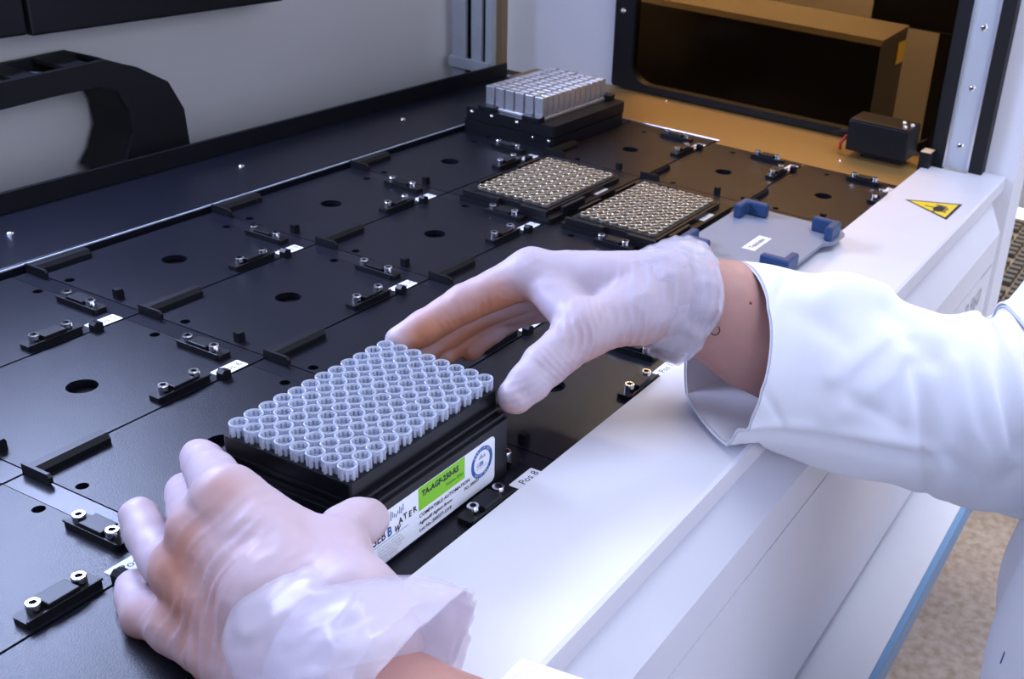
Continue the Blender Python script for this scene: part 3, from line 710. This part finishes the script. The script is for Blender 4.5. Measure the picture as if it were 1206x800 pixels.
for c, R, a, e, lam, amp in (((31.2, -330.1, 76.3), 24, (44.9, -321.3, 85.9), (32.3, -327.9, 57.8), 4.2, 1.0), ((48.4, -337.8, 79.5), 18, (61.5, -329.7, 87.5), (48.6, -333.8, 60.6), 4.6, 0.7),
                             ((39.2, -279.6, 81.3), 14, (42.6, -257.7, 86.8), (41.4, -292.2, 68.9), 4.0, 1.0), ((24.5, -259.8, 69.9), 10, (28.6, -253.9, 75.3), (26.1, -265.4, 61.8), 3.6, 0.8),
                             ((8.7, -246.5, 60.3), 9, (11.3, -238.9, 62.1), (11.9, -249.6, 54.9), 3.4, 0.8), ((5.9, -320.9, 63.9), 11, (5.3, -311.0, 66.0), (8.8, -329.6, 58.1), 3.6, 0.8),
                             ((61.5, -342.7, 88.6), 22, (71.5, -336.2, 100.8), (59.0, -348.3, 68.5), 6.5, 0.8), ((-10.6, -317.0, 50.2), 9, (-9.6, -308.6, 52.0), (-4.1, -316.6, 55.6), 4.0, 0.6)):
    V, s_ = wrinkle(V, N, c, R, a, e, lam, amp, R * 0.37); wr = wr + s_
V = crinkle(V, N, 0.75, 2.0)
sk = skin_tint(V, vnormals(V, Q), (((14.9, -258.6, 66.5), 18, .45), ((1.8, -243.5, 54.4), 13, .75), ((32.5, -270.6, 76.1), 14, .55), ((31.8, -245.8, 40.7), 26, .70), ((26.8, -328.0, 70.0), 22, .14), ((-16.7, -311.1, 43.7), 8, .15)), 0.16, 0.55) - 0.30 * wr  # skin shows in fold valleys; ridges whitened as painted highlights
cv, cq = cuff([((68.2, -324.0, 77.5), 17, 17), ((78.9, -332.4, 77.1), 27, 27), ((86.5, -339.7, 76.5), 30, 29.5), ((93.5, -343.6, 75.1), 32, 31), ((98.7, -347.0, 73.2), 33, 32)], 1.7, 3.4)
cv2, cq2 = cuff([((83.9, -339.5, 76.3), 25, 25), ((89.8, -343.4, 75.3), 33, 33), ((95.7, -345.9, 72.9), 35, 34.5), ((99.5, -348.5, 71.2), 33, 31)], 4.4, 3.2)
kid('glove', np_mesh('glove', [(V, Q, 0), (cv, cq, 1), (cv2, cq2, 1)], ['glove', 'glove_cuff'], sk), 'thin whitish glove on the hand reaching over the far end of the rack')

# left hand (cupped around the near end of the rack)
iM, mM, rM, pM = (-169.6, -283.9, 63.4), (-179.0, -278.9, 52.4), (-187.0, -274.5, 36.6), (-195.6, -280.1, 16.6)
wU, wR = (-205.7, -367.5, 23.6), (-189.9, -371.8, 44.5)
tC, tM = (-182.4, -358.7, 52.9), (-161.0, -328.5, 48.8)
palm = [[(*wR, 15), (*iM, 12)], [(*wR, 16), (*mM, 12)], [(*wU, 17), (*rM, 11.5)], [(*wU, 18), (*pM, 11)], [(*wR, 15), (*tC, 16), (*tM, 13)], [(*tM, 11), (*iM, 11)],
        [(*(-186.0, -325.3, 43.4), 20), (*(-182.2, -286.5, 42.7), 12)], [(*(-186.0, -325.3, 43.4), 20), (*(-193.2, -357.0, 36.8), 20)],
        [(*wU, 15), (*wR, 14)]]
fingers = [[(*iM, 11.8), (*(-144.3, -246.4, 47.7), 10.2), (*(-132.2, -227.3, 40.1), 9.1), (*(-125.4, -217.1, 36.1), 8.6)],
           [(*mM, 11.5), (*(-152.5, -241.2, 32.3), 9.6), (*(-141.0, -224.5, 26.2), 8.7), (*(-135.9, -216.9, 23.7), 8.1)],
           [(*rM, 11), (*(-172.7, -245.5, 18.7), 9.4), (*(-163.9, -225.8, 19.0), 8.8), (*(-157.9, -214.0, 21.3), 8.3)],
           [(*pM, 10.5), (*(-190.8, -253.1, 6.2), 8.8), (*(-183.4, -239.0, 4.2), 8.0), (*(-178.8, -232.6, 4.2), 7.4)],
           [(*tM, 13), (*(-139.2, -315.4, 43.2), 10.8), (*(-130.9, -314.4, 41.4), 10.2), (*(-124.9, -314.0, 39.4), 9.0)]]
V, Q = hand_surface(palm, fingers); N = vnormals(V, Q); wr = np.zeros(len(V))
for c, R, a, e, lam, amp in (((-196.0, -290.0, 48.1), 26, (-202.1, -278.7, 23.5), (-178.5, -283.1, 63.4), 7.5, 1.3), ((-194.3, -308.8, 47.8), 24, (-204.0, -303.0, 23.5), (-177.5, -310.7, 65.8), 9.5, 0.7),
                             ((-207.8, -290.1, 26.5), 18, (-207.2, -278.4, 14.4), (-192.3, -285.4, 36.4), 7.0, 1.0), ((-207.8, -307.3, 24.2), 20, (-209.4, -305.1, 11.9), (-195.0, -308.1, 35.9), 8.0, 0.8),
                             ((-162.6, -222.3, 28.5), 8, (-161.8, -212.3, 26.5), (-157.8, -225.2, 23.8), 3.4, 0.7), ((-132.0, -223.4, 43.5), 8, (-130.6, -214.6, 37.4), (-124.4, -224.1, 41.3), 3.6, 0.6),
                             ((-156.0, -240.5, 37.5), 9, (-155.8, -234.3, 31.5), (-149.1, -240.5, 38.9), 3.2, 0.7), ((-136.8, -319.0, 49.2), 8, (-134.5, -312.8, 53.9), (-137.2, -323.4, 40.5), 3.8, 0.6),
                             ((-194.4, -247.6, 6.2), 8, (-192.7, -240.3, 4.0), (-190.7, -251.7, -1.2), 3.6, 0.7)):
    V, s_ = wrinkle(V, N, c, R, a, e, lam, amp, R * 0.29); wr = wr + s_
V = crinkle(V, N, 0.75, 6.0)
sk = skin_tint(V, vnormals(V, Q), (((-175.7, -288.9, 72.7), 9, .30), ((-191.6, -282.6, 53.1), 16, .40), ((-199.5, -281.2, 35.3), 18, .32), ((-199.9, -259.6, 9.0), 14, .30), ((-204.6, -310.7, 27.5), 24, .24), ((-190.1, -317.3, 48.7), 40, .10)), 0.29, 0.35) - 0.22 * wr  # same tint: skin in the valleys, highlights coloured onto the ridges
cv, cq = cuff([((-186.1, -327.0, 37.4), 26, 24), ((-189.7, -347.0, 37.6), 33, 29), ((-193.3, -366.3, 38.1), 34, 31), ((-195.1, -379.5, 37.9), 36, 33), ((-195.7, -390.2, 37.4), 39, 36)], 0.6, 2.2, shift=2.0)
cv2, cq2 = cuff([((-191.9, -357.1, 39.1), 30, 27), ((-195.0, -373.7, 40.5), 36, 33), ((-196.0, -385.3, 40.7), 39, 35), ((-196.2, -392.1, 39.5), 40, 36)], 2.9, 2.2, shift=4.0)
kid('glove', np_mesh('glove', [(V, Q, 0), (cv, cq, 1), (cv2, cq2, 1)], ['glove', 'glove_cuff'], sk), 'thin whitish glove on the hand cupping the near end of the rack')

# body: one surface from both forearms through shoulders and trunk
ELR, SHR, ELL, SHL = (279.6, -520.8, -29.6), (420, -700, 300), (-160, -650, 0), (70, -700, 300)
chains = [[(*(63.1, -311.1, 71.6), 7), (*(89.6, -339.5, 71.2), 12), (*(106.0, -356.4, 68.0), 25), (*(113.3, -366.2, 64.9), 29.5), (*(123.7, -384.7, 51.7), 31), (*(164.2, -422.0, 21.2), 36), (*ELR, 38), (420, -705, 290, 46), (245, -695, 270, 88)],
          [(*(-180.2, -318.6, 32.4), 8), (*(-195.5, -360.4, 32.1), 15), (*(-200.9, -384.3, 25.8), 26), (*(-200.5, -411.4, 21.1), 28), (*ELL, 42), (*SHL, 58), (245, -695, 270, 88)],
          [(245, -700, 260, 90), (245, -706, 60, 108), (245, -706, -160, 105), (245, -710, -420, 95)]]
lo, P = grid_for(np.array([q[:3] for c in chains for q in c]), 135, 4.5)
Dd = None
for c in chains:
    for a_, c_ in zip(c[:-1], c[1:]):
        d = capsule(P, a_[:3], c_[:3], a_[3], c_[3]); Dd = d if Dd is None else smin(Dd, d, 6)
V, Q = surface_nets(Dd, lo, 4.5); del P, Dd
body = kid('body', np_mesh('body', [(V, Q, 0)], ['skin']))
from mathutils.bvhtree import BVHTree
tree = BVHTree.FromPolygons([tuple(v) for v in V], [tuple(int(i) for i in q) for q in Q])
def on_skin(p):
    d = (Vector(p) - Vector(CAMP)).normalized(); hit = tree.ray_cast(Vector(CAMP), d); n = hit[1]
    return hit[0], (n if n.dot(d) < 0 else -n)
p_, n_ = on_skin((113.9, -382.9, 75.3)); b = B(); b.lathe([(0.1, 0.35), (0.9, 0.2), (1.2, -0.3)], 10); m_ = b.mesh('mole', True); m_.materials.append(M['mole'])
o = bpy.data.objects.new('mole', m_); col.objects.link(o); o.location = p_ * S; o.rotation_euler = n_.to_track_quat('Z', 'Y').to_euler(); o.parent = body; o.matrix_parent_inverse = Matrix.Identity(4)
p_, n_ = on_skin((99.5, -369.1, 59.7)); b = B()
b.tube([(2.6 * math.cos(t_), 2.9 * math.sin(t_), -0.1) for t_ in [2.3 + 4.9 * k / 16 for k in range(17)]], 0.42, 6); b.lathe([(0.1, 0.3), (0.7, 0.1), (0.8, -0.3)], 8, (0.6, 4.6, 0))
m_ = b.mesh('tattoo', True); m_.materials.append(M['tattoo'])
o = bpy.data.objects.new('tattoo', m_); col.objects.link(o); o.location = p_ * S; o.rotation_euler = n_.to_track_quat('Z', 'Y').to_euler(); o.parent = body; o.matrix_parent_inverse = Matrix.Identity(4)

# lab coat: right sleeve, left sleeve, front and back in one garment
toc = lambda c: (CAMP - np.array(c)) / np.linalg.norm(CAMP - np.array(c))
def cloth(V, N, amp, sc, seed):
    return V + N * (amp * (fbm(V, sc, seed) + 0.5 * fbm(V, sc * 2.3, seed + 9)))[:, None]
def sleeve(st, n, seed, amp, N=96, rim=None, folds=(), ridges=()):
    D_ = densify(st, n); V, Q = loft(D_, N); C_ = np.repeat(np.array([s[0] for s in D_]), N, 0)
    out = V - C_; out /= np.linalg.norm(out, axis=1)[:, None]
    t = np.repeat(np.linspace(0, 1, len(D_)), N)
    V = V + out * (amp * np.clip(t * 6, 0.15, 1) * (fbm(V, 0.013, seed) * 1.5 + 0.7 * fbm(V, 0.03, seed + 4)))[:, None]
    for c, R, a_, e_, lam, am in folds:
        c = np.array(c); L_ = np.array(e_) - np.array(a_); L_ /= np.linalg.norm(L_); d = V - c; g = np.exp(-(d * d).sum(1) / (R * R))
        n0 = CAMP - c; X = np.cross(n0, L_); X /= np.linalg.norm(X); x = d @ X + 6 * fbm(V, 0.012, seed + 7)
        V = V + out * (g * am * np.cos(2 * PI * x / lam))[:, None]
    for pts, am, wd in ridges:                            # creases and ridges of the cloth along drawn lines
        best = np.full(len(V), 1e9); pts = np.array(pts, float)
        for p_, q_ in zip(pts[:-1], pts[1:]):
            vd = (p_ + q_) / 2 - CAMP; vd /= np.linalg.norm(vd); b_ = q_ - p_; b_ = b_ - vd * (b_ @ vd)
            d = V - p_; d = d - np.outer(d @ vd, vd); tt = np.clip(d @ b_ / (b_ @ b_), 0, 1); d = d - tt[:, None] * b_
            best = np.minimum(best, np.sqrt((d * d).sum(1)))
        near = np.clip(out @ toc(pts.mean(0)) * 3 + 1.0, 0, 1)
        V = V + out * (am * near * np.exp(-(best / wd) ** 2))[:, None]
    if rim is not None:                                   # slanted cuff opening: shift the rim along the arm
        ax_ = C_[-1] - C_[0]; ax_ = ax_ / np.linalg.norm(ax_)
        V = V + ax_[None, :] * (rim(out) * np.exp(-t * 7))[:, None]
    on = V[:, 1] > -409; V[:, 2] = np.where(on, np.maximum(V[:, 2], 6.5), V[:, 2])
    inner = V - out * 2.2; nV = len(V)
    inner[:, 2] = np.where(inner[:, 1] > -409, np.maximum(inner[:, 2], 5.0), inner[:, 2])
    edge = [(k, nV + k, nV + (k + 1) % N, (k + 1) % N) for k in range(N)]
    return np.concatenate([V, inner]), np.concatenate([Q[:, ::-1], Q + nV, np.array(edge)])
cR = (106.3, -378.0, 47.3)
RIDGES = ((((138.9, -395.7, 88.7), (103.0, -412.2, 54.8), (106.1, -420.3, 9.5)), -1.0, 1.6), (((90.3, -401.2, 17.8), (112.2, -432.4, 11.3), (141.7, -460.8, -1.3), (170.9, -486.9, -12.7)), 3.0, 5.0),
          (((88.3, -402.6, 13.1), (110.2, -433.9, 6.6), (139.5, -462.4, -6.7), (168.3, -488.9, -19.1)), -4.5, 3.5), (((192.6, -463.0, 45.5), (181.1, -476.7, 13.7), (178.5, -491.8, -47.2)), -3.5, 4.0),
          (((208.1, -474.3, 42.8), (195.5, -486.3, 10.4), (188.2, -499.4, -46.4)), 3.0, 8.0), (((173.4, -413.5, 71.1), (180.0, -424.0, 75.1), (194.6, -435.0, 70.9)), 7.5, 11.0), (((193.1, -443.7, 61.4), (195.5, -460.9, 52.4), (202.4, -473.4, 33.0)), -4.0, 8.0),
          (((256.4, -490.2, 51.8), (237.5, -504.7, 28.3), (228.8, -520.4, 0.3), (231.0, -531.9, -27.0)), -7.0, 4.5), (((240.9, -485.0, 50.0), (220.3, -500.8, 22.2), (218.0, -523.2, -21.6)), 4.5, 9.0), (((269.6, -498.8, 47.1), (242.2, -514.3, 29.4), (229.6, -533.0, -8.2)), 5.0, 7.0),
          (((138.7, -434.5, 36.0), (166.5, -449.6, 52.8)), 2.6, 5.0), (((128.5, -439.1, 13.8), (160.5, -459.0, 34.4), (166.8, -461.6, 43.9)), 2.2, 6.0), (((164.1, -467.1, 12.4), (185.8, -465.0, 31.4)), -2.0, 5.0),
          (((206.2, -486.6, 29.7), (205.1, -502.4, -6.9), (218.1, -523.6, -44.0)), 3.0, 6.0), (((137.6, -447.4, 23.7), (160.3, -469.9, 3.4)), -1.8, 5.0), (((192.6, -498.8, -26.9), (213.3, -520.5, -50.3), (233.1, -535.0, -47.7)), -3.5, 5.0), (((137.0, -410.9, 73.4), (148.2, -433.4, 54.0)), -1.5, 6.0))
s1 = sleeve([(cR, 52, 53), ((121.7, -388.1, 40.9), 52, 53), ((143.0, -406.5, 32.2), 52, 53), ((170.2, -431.4, 18.1), 55, 56), ((208.4, -461.6, -2.3), 59, 58), ((249.3, -493.7, -19.3), 64, 63), ((277.5, -523.0, -23.9), 70, 70), ((314.3, -562.2, 1.6), 76, 76), (SHR, 82, 80)],
            20, 3.1, 2.2, 170, lambda o: -14.0 * (o @ toc(cR)) - 4.0, ridges=RIDGES)
s2 = sleeve([((-202.5, -409.3, 23.5), 48, 48), ((-202.6, -427.4, 15.8), 48, 48), ((-178, -520, -4), 50, 48), (ELL, 62, 60), ((-60, -690, 150), 66, 66), (SHL, 82, 80)], 8, 8.2, 3.0, 72)
trunk = []
for z, ax_, by, cy in ((330, 70, 60, -690), (318, 150, 85, -690), (285, 205, 108, -690), (200, 215, 122, -688), (60, 205, 132, -686), (-60, 205, 140, -684), (-160, 210, 142, -682), (-300, 216, 110, -682), (-450, 235, 132, -682), (-620, 245, 140, -682)):
    trunk.append((np.array((245, cy - 8, z), float), ax_, by))
D_ = densify(trunk, 9); V, Q = loft(D_, 140); C_ = np.repeat(np.array([s[0] for s in D_]), 140, 0); out = V - C_; out[:, 2] = 0; out /= np.linalg.norm(out, axis=1)[:, None]
ang = np.arctan2(out[:, 1], out[:, 0]); tz = np.clip((200 - V[:, 2]) / 500, 0, 1)
V = V + out * (7 * tz * np.sin(ang * 9 + 1.2) + 6 * fbm(V, 0.012, 12))[:, None]
coat = kid('lab_coat', np_mesh('lab_coat', [(*s1, 0), (*s2, 0), (V, Q, 0)], ['coat']))

tree = BVHTree.FromPolygons([tuple(v) for v in V], [tuple(int(i) for i in q) for q in Q])
p_, n_ = on_skin((152.3, -562.8, -128.1)); b = B(); b.box(-0.6, 0.6, -4.5, 4.5, -0.6, 0.4, 0.2); m_ = b.mesh('buttonhole'); m_.materials.append(M['ink_blue'])
o = bpy.data.objects.new('buttonhole', m_); col.objects.link(o); o.location = p_ * S; o.rotation_euler = n_.to_track_quat('Z', 'Y').to_euler(); o.parent = coat; o.matrix_parent_inverse = Matrix.Identity(4)
bpy.context.view_layer.update()
